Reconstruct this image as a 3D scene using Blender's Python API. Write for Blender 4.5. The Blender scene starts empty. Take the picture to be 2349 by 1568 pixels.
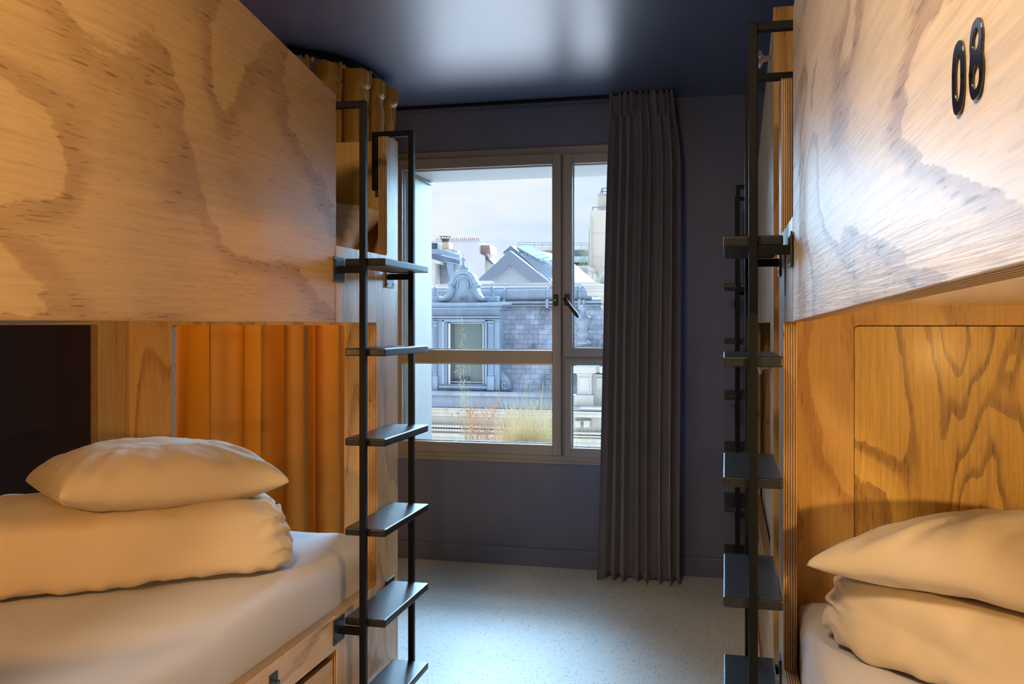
import bpy, bmesh, math, random
from mathutils import Vector, Matrix, noise
random.seed(7)
SC = bpy.context.scene
COL = SC.collection
PI = math.pi
EYE = 1.307                      # eye height above the room floor
F, TH, HOR = 2069.4, 0.2329, 743.3
CT, ST = math.cos(TH), math.sin(TH)

def at(u, v, Y):
    """point of the place seen at photo position (u, v) at depth Y"""
    e = (u - 1174.5) / F
    zc = Y / (e * ST + CT)
    return Vector((zc * (e * CT - ST), Y, EYE + (HOR - v) / F * zc))

# ------------------------------------------------------------------ camera
cd = bpy.data.cameras.new('camera'); cam = bpy.data.objects.new('camera', cd); COL.objects.link(cam)
cam.location = (0, 0, EYE); cam.rotation_euler = (PI / 2, 0, TH)
cd.sensor_width = 36; cd.lens = F / 2349 * 36
cd.shift_y = (HOR - 784) / 2349 * -1 * -1
cd.clip_start = 0.02; cd.clip_end = 400
SC.camera = cam
SC.view_settings.view_transform = 'Standard'; SC.view_settings.look = 'None'
SC.view_settings.gamma = 1; SC.view_settings.use_curve_mapping = False
SC.view_settings.exposure = 0.2

# ------------------------------------------------------------------ helpers
def tag(o, label=None, cat=None, group=None, kind=None):
    if label: o['label'] = label
    if cat: o['category'] = cat
    if group: o['group'] = group
    if kind: o['kind'] = kind
    return o

WM = {}
def link(name, data, parent=None, M=None):
    o = bpy.data.objects.new(name, data); COL.objects.link(o)
    M = M or Matrix.Identity(4)
    WM[o.name] = M
    if parent is not None:
        o.parent = parent
        o.matrix_local = WM[parent.name].inverted() @ M
    else:
        o.matrix_world = M
    return o

def empty(name, loc, label, cat, group=None):
    o = link(name, None, None, Matrix.Translation(Vector(loc)))
    o.empty_display_size = .05
    return tag(o, label, cat, group)

def copy_tree(o, parent=None):
    c = o.copy(); COL.objects.link(c)
    if parent is not None:
        c.parent = parent
    for ch in list(o.children):
        copy_tree(ch, c)
    return c

class MB:
    def __init__(s): s.bm = bmesh.new(); s.mi = 0
    def _f(s, vs):
        try:
            f = s.bm.faces.new(vs); f.material_index = s.mi; return f
        except ValueError: return None
    def box(s, a, b, M=None):
        x0, y0, z0 = a; x1, y1, z1 = b
        P = [(x0,y0,z0),(x1,y0,z0),(x1,y1,z0),(x0,y1,z0),(x0,y0,z1),(x1,y0,z1),(x1,y1,z1),(x0,y1,z1)]
        v = [s.bm.verts.new(M @ Vector(p) if M else p) for p in P]
        for q in ((0,3,2,1),(4,5,6,7),(0,1,5,4),(1,2,6,5),(2,3,7,6),(3,0,4,7)): s._f([v[i] for i in q])
        return s
    def tube(s, pts, r, n=8, cap=True):
        pts = [Vector(p) for p in pts]; rings = []
        rr = r if isinstance(r, (list, tuple)) else [r] * len(pts)
        up = None
        for i, p in enumerate(pts):
            d = (pts[min(i+1, len(pts)-1)] - pts[max(i-1, 0)]).normalized()
            if up is None:
                up = Vector((0,0,1)) if abs(d.z) < .9 else Vector((1,0,0))
            a = d.cross(up).normalized(); b = a.cross(d).normalized(); up = b
            rings.append([s.bm.verts.new(p + (a*math.cos(2*PI*k/n) + b*math.sin(2*PI*k/n)) * rr[i]) for k in range(n)])
        for i in range(len(rings)-1):
            for k in range(n):
                s._f([rings[i][k], rings[i][(k+1)%n], rings[i+1][(k+1)%n], rings[i+1][k]])
        if cap: s._f(rings[0][::-1]); s._f(rings[-1])
        return s
    def lathe(s, prof, c, n=20, M=None):
        """prof: (radius, z) from bottom to top round a vertical axis at c"""
        rings = []; c = Vector(c)
        for r, z in prof:
            rings.append([s.bm.verts.new((M @ Vector((r*math.cos(2*PI*k/n), r*math.sin(2*PI*k/n), z)) if M else Vector((r*math.cos(2*PI*k/n), r*math.sin(2*PI*k/n), z))) + c) for k in range(n)])
        for i in range(len(rings)-1):
            for k in range(n): s._f([rings[i][k], rings[i][(k+1)%n], rings[i+1][(k+1)%n], rings[i+1][k]])
        s._f(rings[0][::-1]); s._f(rings[-1])
        return s
    def prism(s, front, d):
        """front: 3D polygon; d: extrusion vector"""
        d = Vector(d); a = [s.bm.verts.new(p) for p in front]; b = [s.bm.verts.new(Vector(p) + d) for p in front]
        n = len(a); s._f(a); s._f(b[::-1])
        for i in range(n): s._f([a[i], b[i], b[(i+1)%n], a[(i+1)%n]])
        return s
    def grid(s, fn, nu, nv, closed_u=False):
        V = [[s.bm.verts.new(fn(i/nu, j/nv)) for j in range(nv+1)] for i in range(nu + (0 if closed_u else 1))]
        for i in range(nu):
            for j in range(nv):
                k = (i+1) % len(V) if closed_u else i+1
                s._f([V[i][j], V[k][j], V[k][j+1], V[i][j+1]])
        return s
    def build(s, name, mats, parent=None, M=None, bevel=0, smooth=False, seg=2, sub=0):
        bmesh.ops.recalc_face_normals(s.bm, faces=s.bm.faces)
        me = bpy.data.meshes.new(name)
        if M is not None or parent is not None:
            W = M or Matrix.Translation(WM[parent.name].translation)
            s.bm.transform(W.inverted()) if M is None else None
        else: W = Matrix.Identity(4)
        s.bm.to_mesh(me); s.bm.free()
        for m in (mats if isinstance(mats, (list, tuple)) else [mats]): me.materials.append(m)
        o = link(name, me, parent, W)
        if smooth:
            for p in me.polygons: p.use_smooth = True
        if bevel:
            b = o.modifiers.new('bevel', 'BEVEL'); b.width = bevel; b.segments = seg; b.limit_method = 'ANGLE'; b.angle_limit = .6
        if sub:
            b = o.modifiers.new('subd', 'SUBSURF'); b.levels = sub; b.render_levels = sub
        return o

def top_thing(mb, name, mats, label, cat, group=None, **k):
    """one-mesh thing with its origin inside its own bounds"""
    vs = [v.co for v in mb.bm.verts]
    lo = Vector([min(v[i] for v in vs) for i in range(3)]); hi = Vector([max(v[i] for v in vs) for i in range(3)])
    c = Vector(((lo.x+hi.x)/2, (lo.y+hi.y)/2, lo.z)); M = Matrix.Translation(c)
    mb.bm.transform(M.inverted())
    o = mb.build(name, mats, None, M, **k)
    return tag(o, label, cat, group)

def rounded(pts, rad, n=5):
    """2D polygon with the corners listed in rad rounded"""
    out = []; N = len(pts)
    for i, p in enumerate(pts):
        r = rad.get(i, 0) if isinstance(rad, dict) else rad
        p = Vector(p); a = Vector(pts[i-1]) - p; b = Vector(pts[(i+1) % N]) - p
        if r <= 0: out.append(tuple(p)); continue
        a.normalize(); b.normalize(); h = math.acos(max(-1, min(1, a.dot(b)))) / 2
        d = r / math.tan(h); c = p + (a + b).normalized() * (r / math.sin(h))
        s0 = p + a*d - c; s1 = p + b*d - c
        a0 = math.atan2(s0.y, s0.x); a1 = math.atan2(s1.y, s1.x)
        da = (a1 - a0 + PI) % (2*PI) - PI
        for k in range(n+1):
            t = a0 + da*k/n; out.append((c.x + r*math.cos(t), c.y + r*math.sin(t)))
    return out

AX = {'X': Matrix(((0,0,1,0),(1,0,0,0),(0,1,0,0),(0,0,0,1))),     # local x->Y, y->Z, z->X
      'Y': Matrix(((1,0,0,0),(0,0,-1,0),(0,1,0,0),(0,0,0,1))),    # local x->X, y->Z, z->-Y
      'Z': Matrix.Identity(4)}
def plate(name, loops, t, axis, origin, mats, parent=None, bevel=.0012):
    """flat board cut from loops (first the outline, then holes), thickness t about the plane"""
    cu = bpy.data.curves.new(name, 'CURVE'); cu.dimensions = '2D'; cu.fill_mode = 'BOTH'; cu.extrude = t/2
    for L in loops:
        sp = cu.splines.new('POLY'); sp.points.add(len(L)-1); sp.use_cyclic_u = True
        for i, p in enumerate(L): sp.points[i].co = (p[0], p[1], 0, 1)
    tmp = bpy.data.objects.new('tmp', cu); COL.objects.link(tmp)
    dg = bpy.context.evaluated_depsgraph_get()
    me = bpy.data.meshes.new_from_object(tmp.evaluated_get(dg)); bpy.data.objects.remove(tmp)
    bm = bmesh.new(); bm.from_mesh(me); bmesh.ops.remove_doubles(bm, verts=bm.verts, dist=1e-5)
    bmesh.ops.recalc_face_normals(bm, faces=bm.faces)
    bm.to_mesh(me); bm.free()
    me.materials.clear()
    for m in mats: me.materials.append(m)
    for p in me.polygons: p.material_index = 0 if abs(p.normal.z) > .7 else (1 if len(mats) > 1 else 0)
    me.name = name
    o = link(name, me, parent, Matrix.Translation(Vector(origin)) @ AX[axis])
    if bevel:
        b = o.modifiers.new('bevel', 'BEVEL'); b.width = bevel; b.segments = 2; b.limit_method = 'ANGLE'; b.angle_limit = .9
    return o
def rect(x0, y0, x1, y1): return [(x0,y0),(x1,y0),(x1,y1),(x0,y1)]

# ------------------------------------------------------------------ materials
class NT:
    def __init__(s, name):
        s.m = bpy.data.materials.new(name); s.m.use_nodes = True; s.t = s.m.node_tree
        s.n = s.t.nodes; s.b = s.n['Principled BSDF']; s.out = s.n['Material Output']
    def add(s, typ, **k):
        n = s.n.new('ShaderNode' + typ)
        for a, v in k.items():
            if hasattr(n, a): setattr(n, a, v)
        return n
    def L(s, a, b): s.t.links.new(a, b)
    def set(s, **k):
        for a, v in k.items():
            i = s.b.inputs.get(a.replace('_', ' '))
            if i is not None: i.default_value = v
    def coord(s, scale=(1,1,1), loc=(0,0,0), rot=(0,0,0), obj=True):
        c = s.add('TexCoord'); m = s.add('Mapping')
        m.inputs['Scale'].default_value = scale; m.inputs['Location'].default_value = loc; m.inputs['Rotation'].default_value = rot
        s.L(c.outputs['Object'], m.inputs['Vector']); return m.outputs[0]
    def noise(s, vec, scale=5, detail=3, rough=.5, dist=0):
        n = s.add('TexNoise'); n.inputs['Scale'].default_value = scale; n.inputs['Detail'].default_value = detail
        n.inputs['Roughness'].default_value = rough; n.inputs['Distortion'].default_value = dist
        s.L(vec, n.inputs['Vector']); return n.outputs[0]
    def math(s, op, a, b=None, clamp=False):
        n = s.add('Math', operation=op, use_clamp=clamp)
        for i, x in enumerate((a, b)):
            if x is None: continue
            if isinstance(x, (int, float)): n.inputs[i].default_value = x
            else: s.L(x, n.inputs[i])
        return n.outputs[0]
    def ramp(s, fac, stops, interp='LINEAR'):
        n = s.add('ValToRGB'); n.color_ramp.interpolation = interp
        e = n.color_ramp.elements
        while len(e) < len(stops): e.new(.5)
        for i, (p, c) in enumerate(stops):
            e[i].position = p; e[i].color = tuple(c) + (1,) if len(c) == 3 else c
        s.L(fac, n.inputs[0]); return n.outputs[0]
    def mix(s, fac, a, b, typ='MIX'):
        n = s.add('MixRGB', blend_type=typ)
        for i, x in enumerate((fac, a, b)):
            if isinstance(x, (int, float)): n.inputs[i].default_value = x
            elif isinstance(x, tuple): n.inputs[i].default_value = x + (1,) if len(x) == 3 else x
            else: s.L(x, n.inputs[i])
        return n.outputs[0]
    def bump(s, h, strength=.2, dist=.01):
        n = s.add('Bump'); n.inputs['Strength'].default_value = strength; n.inputs['Distance'].default_value = dist
        s.L(h, n.inputs['Height']); s.L(n.outputs[0], s.b.inputs['Normal']); return n
    def col(s, c): s.L(c, s.b.inputs['Base Color'])

def sr(r, g, b):
    f = lambda c: (c/255/12.92) if c/255 <= .04045 else ((c/255+.055)/1.055)**2.4
    return (f(r), f(g), f(b))

def plain(name, c, rough=.5, metal=0, spec=.5, noise_amt=0, nscale=8, bump=0, bscale=60, **k):
    t = NT(name); t.set(Base_Color=tuple(c)+(1,), Roughness=rough, Metallic=metal)
    t.b.inputs['Specular IOR Level'].default_value = spec
    for a, v in k.items(): t.b.inputs[a.replace('_', ' ')].default_value = v
    v = t.coord()
    if noise_amt:
        n = t.noise(v, nscale, 4, .6)
        t.col(t.ramp(n, [(.25, [x*(1-noise_amt) for x in c]), (.75, [min(1, x*(1+noise_amt)) for x in c])]))
    if bump: t.bump(t.noise(v, bscale, 3), bump, .004)
    return t.m

def plywood(name, light, dark, seed=0, grain=0, k=5.0, patch=1.0, stretch=3.0, rough=.32, coat=.35, coat_rough=.18, bump=.05, streaks=.3, coat_ior=1.5):
    """rotary cut softwood ply: grain=0 runs along local x, 1 along local y"""
    t = NT(name)
    sc = (1/stretch, 1, 1) if grain == 0 else (1, 1/stretch, 1)
    fs = (3, 90, 3) if grain == 0 else (90, 3, 3)
    v = t.coord(scale=sc, loc=(seed*3.7, seed*1.9, seed))
    vf = t.coord(scale=fs, loc=(seed, 0, 0))
    base = t.noise(v, 1.5*patch, 2.5, .45, .6)
    rag = t.noise(t.coord(scale=sc, loc=(4+seed, 7, 2)), 13*patch, 5, .7)
    rag2 = t.noise(t.coord(scale=(sc[0]*.35, sc[1]*.35, 1) if grain else (sc[0]*.3, sc[1]*3, 1), loc=(seed, 5, 2)), 9*patch, 3, .6)
    saw = t.math('FRACT', t.math('ADD', t.math('MULTIPLY', base, k), t.math('ADD', t.math('MULTIPLY', rag, .42), t.math('MULTIPLY', rag2, .35))))
    band = t.ramp(saw, [(0, (0,0,0)), (.42, (.18,)*3), (.70, (.95,)*3), (.80, (.9,)*3), (.84, (.05,)*3), (1, (0,0,0))], 'EASE')
    wig = t.noise(t.coord(scale=sc, loc=(9+seed, 3, 1)), 9*patch, 5, .75, .3)
    fib = t.noise(vf, 1.3, 3, .7)
    m1 = t.math('MULTIPLY', band, t.math('ADD', t.math('MULTIPLY', wig, .9), .25), True)
    c = t.mix(m1, tuple(light), tuple(dark))
    fl = t.ramp(fib, [(.35, (.68,)*3), (.62, (1.08,)*3)])
    c = t.mix(streaks, c, t.mix(1.0, c, fl, 'MULTIPLY'))
    # short dark pores
    por = t.ramp(t.noise(t.coord(scale=(16, 150, 16) if grain == 0 else (150, 16, 16), loc=(0, seed, 0)), 1.2, 1.5), [(.60, (0,0,0)), (.68, (1,)*3)])
    c = t.mix(t.math('MULTIPLY', t.math('MULTIPLY', por, .8), t.math('ADD', m1, .10)), c, tuple([x*.35 for x in dark]))
    lo = t.ramp(t.noise(v, 3.1, 3), [(.3, (.86,)*3), (.7, (1.08,)*3)])
    c = t.mix(1.0, c, lo, 'MULTIPLY')
    t.col(c)
    t.set(Roughness=rough, Coat_Weight=coat, Coat_Roughness=coat_rough, Coat_IOR=coat_ior)
    if bump: t.bump(t.math('ADD', t.math('MULTIPLY', fib, .5), t.math('MULTIPLY', t.noise(v, 30, 3, .6), .5)), bump, .006)
    return t.m

def plyedge(name, light, dark, n=15):
    t = NT(name)
    c = t.add('TexCoord'); sp = t.add('SeparateXYZ'); t.L(c.outputs['Object'], sp.inputs[0])
    wob = t.noise(t.coord(scale=(9, 9, 9)), 2, 2)
    z = t.math('ADD', t.math('MULTIPLY', sp.outputs[2], 1/.030*n/2), t.math('MULTIPLY', wob, .25))
    s = t.math('FRACT', z)
    fine = t.noise(t.coord(scale=(60, 60, 900)), 1, 3, .7)
    col = t.ramp(s, [(0, dark), (.38, dark), (.46, light), (.92, light), (1, dark)])
    col = t.mix(.65, col, t.mix(1, col, t.ramp(fine, [(.3, (.55,)*3), (.65, (1.1,)*3)]), 'MULTIPLY'))
    knots = t.ramp(t.noise(t.coord(scale=(22, 22, 260)), 1, 1), [(.72, (0,0,0)), (.76, (1,)*3)])
    col = t.mix(knots, col, (.02, .012, .006))
    t.col(col); t.set(Roughness=.45)
    return t.m

LT = (.64, .385, .15); DK = (.37, .195, .075)
M = {}
M['ply_guard_a'] = plywood('ply_guard_a', LT, (.40,.21,.075), 2.3, 0, 7, .95, 1.7, coat=.45, streaks=.34)
M['ply_guard_b'] = plywood('ply_guard_b', (.60,.485,.36), (.27,.165,.095), 5.2, 0, 9, 1.6, 2.2, rough=.5, coat=.14, coat_rough=.36, bump=.3, streaks=.42, coat_ior=1.6)
M['ply_guard_c'] = plywood('ply_guard_c', (.90,.76,.53), (.70,.55,.36), 8.1, 1, 4, 2.0, 3, coat=.6)
M['ply_post'] = plywood('ply_post', (.68,.48,.27), (.42,.23,.10), 3.9, 1, 9, 2.4, 5, coat=.5, coat_rough=.25, streaks=.6)
M['ply_rail'] = plywood('ply_rail', (.68,.46,.25), (.42,.23,.10), 6.9, 0, 8, 2.0, 3)
M['ply_in'] = plywood('ply_in', (.62,.36,.11), (.38,.17,.045), 1.2, 1, 12, 2.0, 6, coat=.3, streaks=.35)
M['ply_end'] = plywood('ply_end', (.60,.33,.085), (.40,.17,.035), 4.4, 1, 6, 1.3, 3, rough=.5, coat=.05, streaks=.35)
M['ply_infill'] = plywood('ply_infill', (.68,.40,.085), (.21,.08,.016), 7.7, 1, 11, 2.2, 3.6, rough=.5, coat=.05, streaks=.7)
M['edge'] = plyedge('ply_edge', (.62,.37,.15), (.11,.045,.018), 11)
M['black'] = plain('black_steel', (.004,.004,.005), .46, 0, .15, bump=.03, bscale=500)
M['tread'] = plain('black_tread', (.010,.011,.014), .32, 0, .45, noise_amt=.4, nscale=60, bump=.06, bscale=900)
M['plate'] = plain('bracket_plate', (.05,.055,.062), .35, .6, .6, noise_amt=.3, nscale=40)
M['hole'] = plain('screw_black', (.006,.006,.007), .5)
M['chrome'] = plain('brushed_chrome', (.42,.41,.40), .25, 1)
M['linen'] = plain('cotton_linen', (.62,.50,.365), .85, 0, .2, bump=.08, bscale=700, Sheen_Weight=.25)
M['sheet'] = plain('cotton_sheet', (.50,.49,.56), .85, 0, .2, bump=.05, bscale=700, Sheen_Weight=.2)
M['acrylic'] = plain('black_acrylic', (.008,.009,.013), .08, 0, .6, Coat_Weight=1.0, Coat_Roughness=.03)
M['base_white'] = plain('white_laminate', (.78,.80,.84), .12, 0, .6, bump=.25, bscale=6)

def painted(name, c, rough, spec, bs=240, bst=.05, big=.0):
    t = NT(name); v = t.coord()
    n = t.noise(v, 1.2, 4, .6)
    t.col(t.ramp(n, [(.3, [x*.88 for x in c]), (.7, [x*1.12 for x in c])]))
    t.set(Roughness=rough); t.b.inputs['Specular IOR Level'].default_value = spec
    t.bump(t.noise(v, bs, 2), bst, .003)
    return t.m
NAVY = (.065, .10, .21)
M['wall'] = painted('navy_wall_paint', (.115,.132,.240), .45, .5)
M['ceiling'] = painted('navy_ceiling_paint', NAVY, .34, .9)
M['ceiling'].node_tree.nodes['Principled BSDF'].inputs['IOR'].default_value = 2.5
M['floor'] = None
def floor_mat():
    t = NT('speckled_floor'); v = t.coord()
    base = t.ramp(t.noise(v, 1.6, 4, .6), [(.3, (.58,.61,.61)), (.7, (.68,.71,.71))])
    vo = t.add('TexVoronoi', feature='F1'); vo.inputs['Scale'].default_value = 95; vo.inputs['Randomness'].default_value = 1
    t.L(t.coord(scale=(1,1,.01)), vo.inputs['Vector'])
    rnd = t.math('GREATER_THAN', t.noise(vo.outputs['Position'], 37, 0), .50)
    dot = t.math('MULTIPLY', t.ramp(vo.outputs['Distance'], [(.22, (1,)*3), (.30, (0,)*3)]), rnd)
    colr = t.ramp(t.noise(vo.outputs['Position'], 61, 0), [(.42, (.05,.08,.11)), (.55, (.03,.20,.33)), (.62, (.06,.32,.50))])
    c = t.mix(t.math('MULTIPLY', dot, .85), base, colr)
    t.col(c); t.set(Roughness=.5); t.b.inputs['Specular IOR Level'].default_value = .6
    t.bump(t.noise(v, 60, 3), .04, .003)
    return t.m
M['floor'] = floor_mat()

def fabric(name, c, rough=.7, trans=0.0, sheen=.3, bump=.1, bscale=500, c2=None):
    t = NT(name); v = t.coord()
    n = t.noise(v, 6, 3)
    t.col(t.ramp(n, [(.3, [x*.9 for x in c]), (.7, [x*1.08 for x in c])]))
    t.set(Roughness=rough, Sheen_Weight=sheen)
    t.bump(t.noise(v, bscale, 2), bump, .002)
    if trans:
        tr = t.add('BsdfTranslucent'); tr.inputs[0].default_value = tuple(c2 or c) + (1,)
        mx = t.add('MixShader'); mx.inputs[0].default_value = trans
        t.L(t.b.outputs[0], mx.inputs[1]); t.L(tr.outputs[0], mx.inputs[2]); t.L(mx.outputs[0], t.out.inputs[0])
    return t.m
M['velvet'] = fabric('mustard_velvet', (.58,.29,.04), .42, .35, .15, .05, 400, (.80,.41,.05))
M['drape'] = fabric('charcoal_drape', (.145,.140,.205), .7, 0, .25, .1, 400)
M['frame'] = plain('taupe_window_aluminium', (.27,.25,.265), .38, .2, .5, noise_amt=.06, nscale=3)
M['gasket'] = plain('dark_gasket', (.02,.02,.022), .5)
M['bead'] = plain('bright_glazing_bead', (.62,.66,.70), .25, .6)
M['handle'] = plain('dark_window_handle', (.03,.028,.032), .35, .3)
M['reveal'] = plain('pale_grey_reveal', (.25,.255,.24), .5, 0, .3, noise_amt=.06, nscale=2)
def glass():
    t = NT('clear_pane'); t.n.remove(t.b)
    a = t.add('BsdfTransparent'); a.inputs[0].default_value = (.96,.975,.97,1)
    g = t.add('BsdfGlossy'); g.inputs['Roughness'].default_value = .0
    f = t.add('Fresnel'); f.inputs[0].default_value = 1.45
    mx = t.add('MixShader'); t.L(t.math('MULTIPLY', f.outputs[0], .8), mx.inputs[0])
    t.L(a.outputs[0], mx.inputs[1]); t.L(g.outputs[0], mx.inputs[2]); t.L(mx.outputs[0], t.out.inputs[0])
    return t.m
M['glass'] = glass()

# ------------------------------------------------------------------ room shell
CEIL = EYE + 1.18
YW = 4.78
XL, XR, YB = -2.62, 1.20, -1.7
def struct(mb, name, m, **k):
    o = mb.build(name, m, **k); o['kind'] = 'structure'; return o
struct(MB().box((XL-.1, YB-.1, -.12), (XR+.1, YW, 0)), 'floor', M['floor'])
struct(MB().box((XL-.1, YB-.1, CEIL), (XR+.1, YW+.1, CEIL+.12)), 'ceiling', M['ceiling'])
M['wall_shaded'] = painted('shaded_navy_wall_paint', (.016,.019,.032), .5, .4)  # same navy paint, the shade behind the left bunk put into its colour
struct(MB().box((XL-.1, YB, 0), (XL, YW, CEIL)), 'wall_left', M['wall_shaded'])
struct(MB().box((XL, YB, 0), (XL+.17, 3.10, CEIL)), 'trim_3', M['wall_shaded'])
struct(MB().box((XR, YB, 0), (XR+.1, YW, CEIL)), 'wall_right', M['wall'])
struct(MB().box((XL-.1, YB-.1, 0), (XR+.1, YB, CEIL)), 'wall_front', M['wall'])
WX0, WX1, WZ0, WZ1 = -1.83, -.34, EYE-.75, EYE+.953
w = plate('wall_back', [rect(XL-.1, 0, XR+.1, CEIL), rect(WX0, WZ0, WX1, WZ1)], .10, 'Y', (0, YW+.05, 0), [M['wall']], None, 0)
w['kind'] = 'structure'
# baseboard with a thin top lip
struct(MB().box((XL, YW-.013, 0), (XR, YW-.001, .098)), 'baseboard_back', M['wall'], bevel=.003)

# window -------------------------------------------------------------
def XW(u, Y=4.75): return at(u, HOR, Y).x
def ZW(u, v, Y=4.75): return at(u, v, Y).z
win = link('window_1', None, None, Matrix.Translation(Vector((-1.1, YW+.02, WZ0))))
win['kind'] = 'structure'
yf0, yf1 = YW-.012, YW+.06                        # outer frame depth
gx0 = -1.755                                      # left glass edge
sx0, sx1 = XW(1267), XW(1287)                     # right stile of the large sash
rx0, rx1 = XW(1292.5), XW(1312.5)
gt, gb = ZW(1100, 383), ZW(1100, 1015)            # glass top / bottom of the large sash
tr1, tr0 = ZW(1100, 802.5), ZW(1100, 833)         # transom
rt, rb = ZW(1350, 373), ZW(1350, 797.5)
r2t, r2b = ZW(1350, 835), ZW(1350, 1029)
mb = MB()
mb.box((WX0, yf0, WZ1-.052), (WX1, yf1, WZ1)); mb.box((WX0, yf0, WZ0), (WX1, yf1, WZ0+.05))
mb.box((WX0, yf0, WZ0+.05), (WX0+.03, yf1, WZ1-.052)); mb.box((WX1-.05, yf0, WZ0+.05), (WX1, yf1, WZ1-.052))
mb.box((XW(1286), yf0+.012, WZ0+.05), (XW(1296), yf1, WZ1-.052))
mb.box((XW(1292), yf0+.002, r2t+.004), (WX1-.03, yf1, rb-.004))
mb.box((WX0-.0, yf0-.006, WZ0+.012), (WX1, yf0, WZ0+.02))
mb.build('window_frame', M['frame'], win, bevel=.002)
def sash(name, x0, x1, z0, z1, bars, wst, yo, bead=True):
    """sash ring with glazed openings; bars = list of (zlow, zhigh) cross bars; wst = (left, right, bottom, top) widths"""
    l, r, b, t = wst; m = MB(); y0, y1 = yo, yo+.055
    m.box((x0, y0, z0), (x0+l, y1, z1)); m.box((x1-r, y0, z0), (x1, y1, z1))
    m.box((x0+l, y0, z0), (x1-r, y1, z0+b)); m.box((x0+l, y0, z1-t), (x1-r, y1, z1))
    for a, c in bars: m.box((x0+l, y0, a), (x1-r, y1, c))
    s = m.build(name, M['frame'], win, bevel=.002)
    ed = [z0+b] + [q for a, c in bars for q in (a, c)] + [z1-t]
    for i in range(0, len(ed), 2):
        a, c = ed[i], ed[i+1]; X0, X1 = x0+l, x1-r; yb = y0+.030
        g = MB().box((X0, yb+.008, a), (X1, yb+.014, c)).build('pane', M['glass'], s)
        q = MB(); e = .004
        q.box((X0, yb-.006, a), (X1, yb+.004, a+e)); q.box((X0, yb-.006, c-e), (X1, yb+.004, c))
        q.box((X0, yb-.006, a), (X0+e, yb+.004, c)); q.box((X1-e, yb-.006, a), (X1, yb+.004, c))
        q.build('glazing_bead', M['bead'], s)
        q = MB(); e = .0065
        q.box((X0, yb+.002, a), (X1, yb+.007, a+e)); q.box((X0, yb+.002, c-e), (X1, yb+.007, c))
        q.box((X0, yb+.002, a), (X0+e, yb+.007, c)); q.box((X1-e, yb+.002, a), (X1, yb+.007, c))
        q.build('gasket', M['gasket'], s)
    return s
big = sash('sash', WX0+.012, sx1, gb-.055, gt+.055, [(tr0, tr1)], (gx0-WX0-.012, sx1-sx0, .055, .055), YW-.034)
small = sash('sash', rx0, WX1-.01, rb-.047, rt+.05, [], (rx1-rx0, .05, .047, .05), YW-.030)
fixed = sash('sash', rx0+.003, WX1-.012, r2b-.05, r2t+.028, [], (XW(1309)-rx0-.003, .05, .05, .028), YW-.018)
# key lock and lever handle
kz = ZW(1276, 688); kx = (XW(1269.5)+XW(1281.5))/2; yk = YW-.034
k = MB().box((kx-.0135, yk-.010, kz-.031), (kx+.0135, yk, kz+.031)).build('lock_plate', M['handle'], win, bevel=.006, seg=3)
MB().lathe([(.0065, 0), (.0065, .004), (.004, .005)], (0,0,0), 16, Matrix.Rotation(PI/2, 4, 'X')).build('lock_cylinder', M['chrome'], win, Matrix.Translation((kx-.003, yk-.010, kz)))
hx = (XW(1294.5)+XW(1308))/2; hz = ZW(1300, 687); yh = YW-.030
MB().box((hx-.014, yh-.010, hz-.031), (hx+.014, yh, hz+.031)).build('handle_plate', M['handle'], win, bevel=.006, seg=3)
m = MB(); m.tube([(hx-.006, yh-.005, hz+.002), (hx-.006, yh-.045, hz+.002)], .010, 12)
a = Vector((hx-.006, yh-.045, hz+.003)); e_ = Vector((XW(1329)+.004, yh-.052, ZW(1329, 728)))
pts = [a + (e_-a)*t for t in [i/8 for i in range(9)]]
m.tube(pts, [.0105, .0105, .010, .0098, .0098, .0102, .0108, .010, .005], 10)
m.build('lever_handle', M['handle'], win, smooth=True)
# outer reveal box
Y2 = 5.27; zt = EYE+.868; zb = EYE-.77
tr = MB()
tr.box((gx0-.10, YW+.10, zb-.1), (gx0, Y2, zt+.12)); tr.box((gx0, YW+.10, zt), (WX1+.06, Y2, zt+.12))
tr.box((WX1+.0, YW+.10, zb), (WX1+.10, Y2, zt)); tr.box((gx0, YW+.10, zb-.06), (WX1, Y2+.03, zb))
struct(tr, 'trim_1', M['reveal'], bevel=.004)
struct(MB().box((gx0-.1, Y2+.0305, .02), (WX1+.1, 5.75, .149)), 'trim_4', M['reveal'])
struct(MB().box((gx0+.001, YW+.115, zt-.022), (gx0+.010, Y2-.02, zt-.008)), 'trim_2', M['gasket'])

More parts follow.
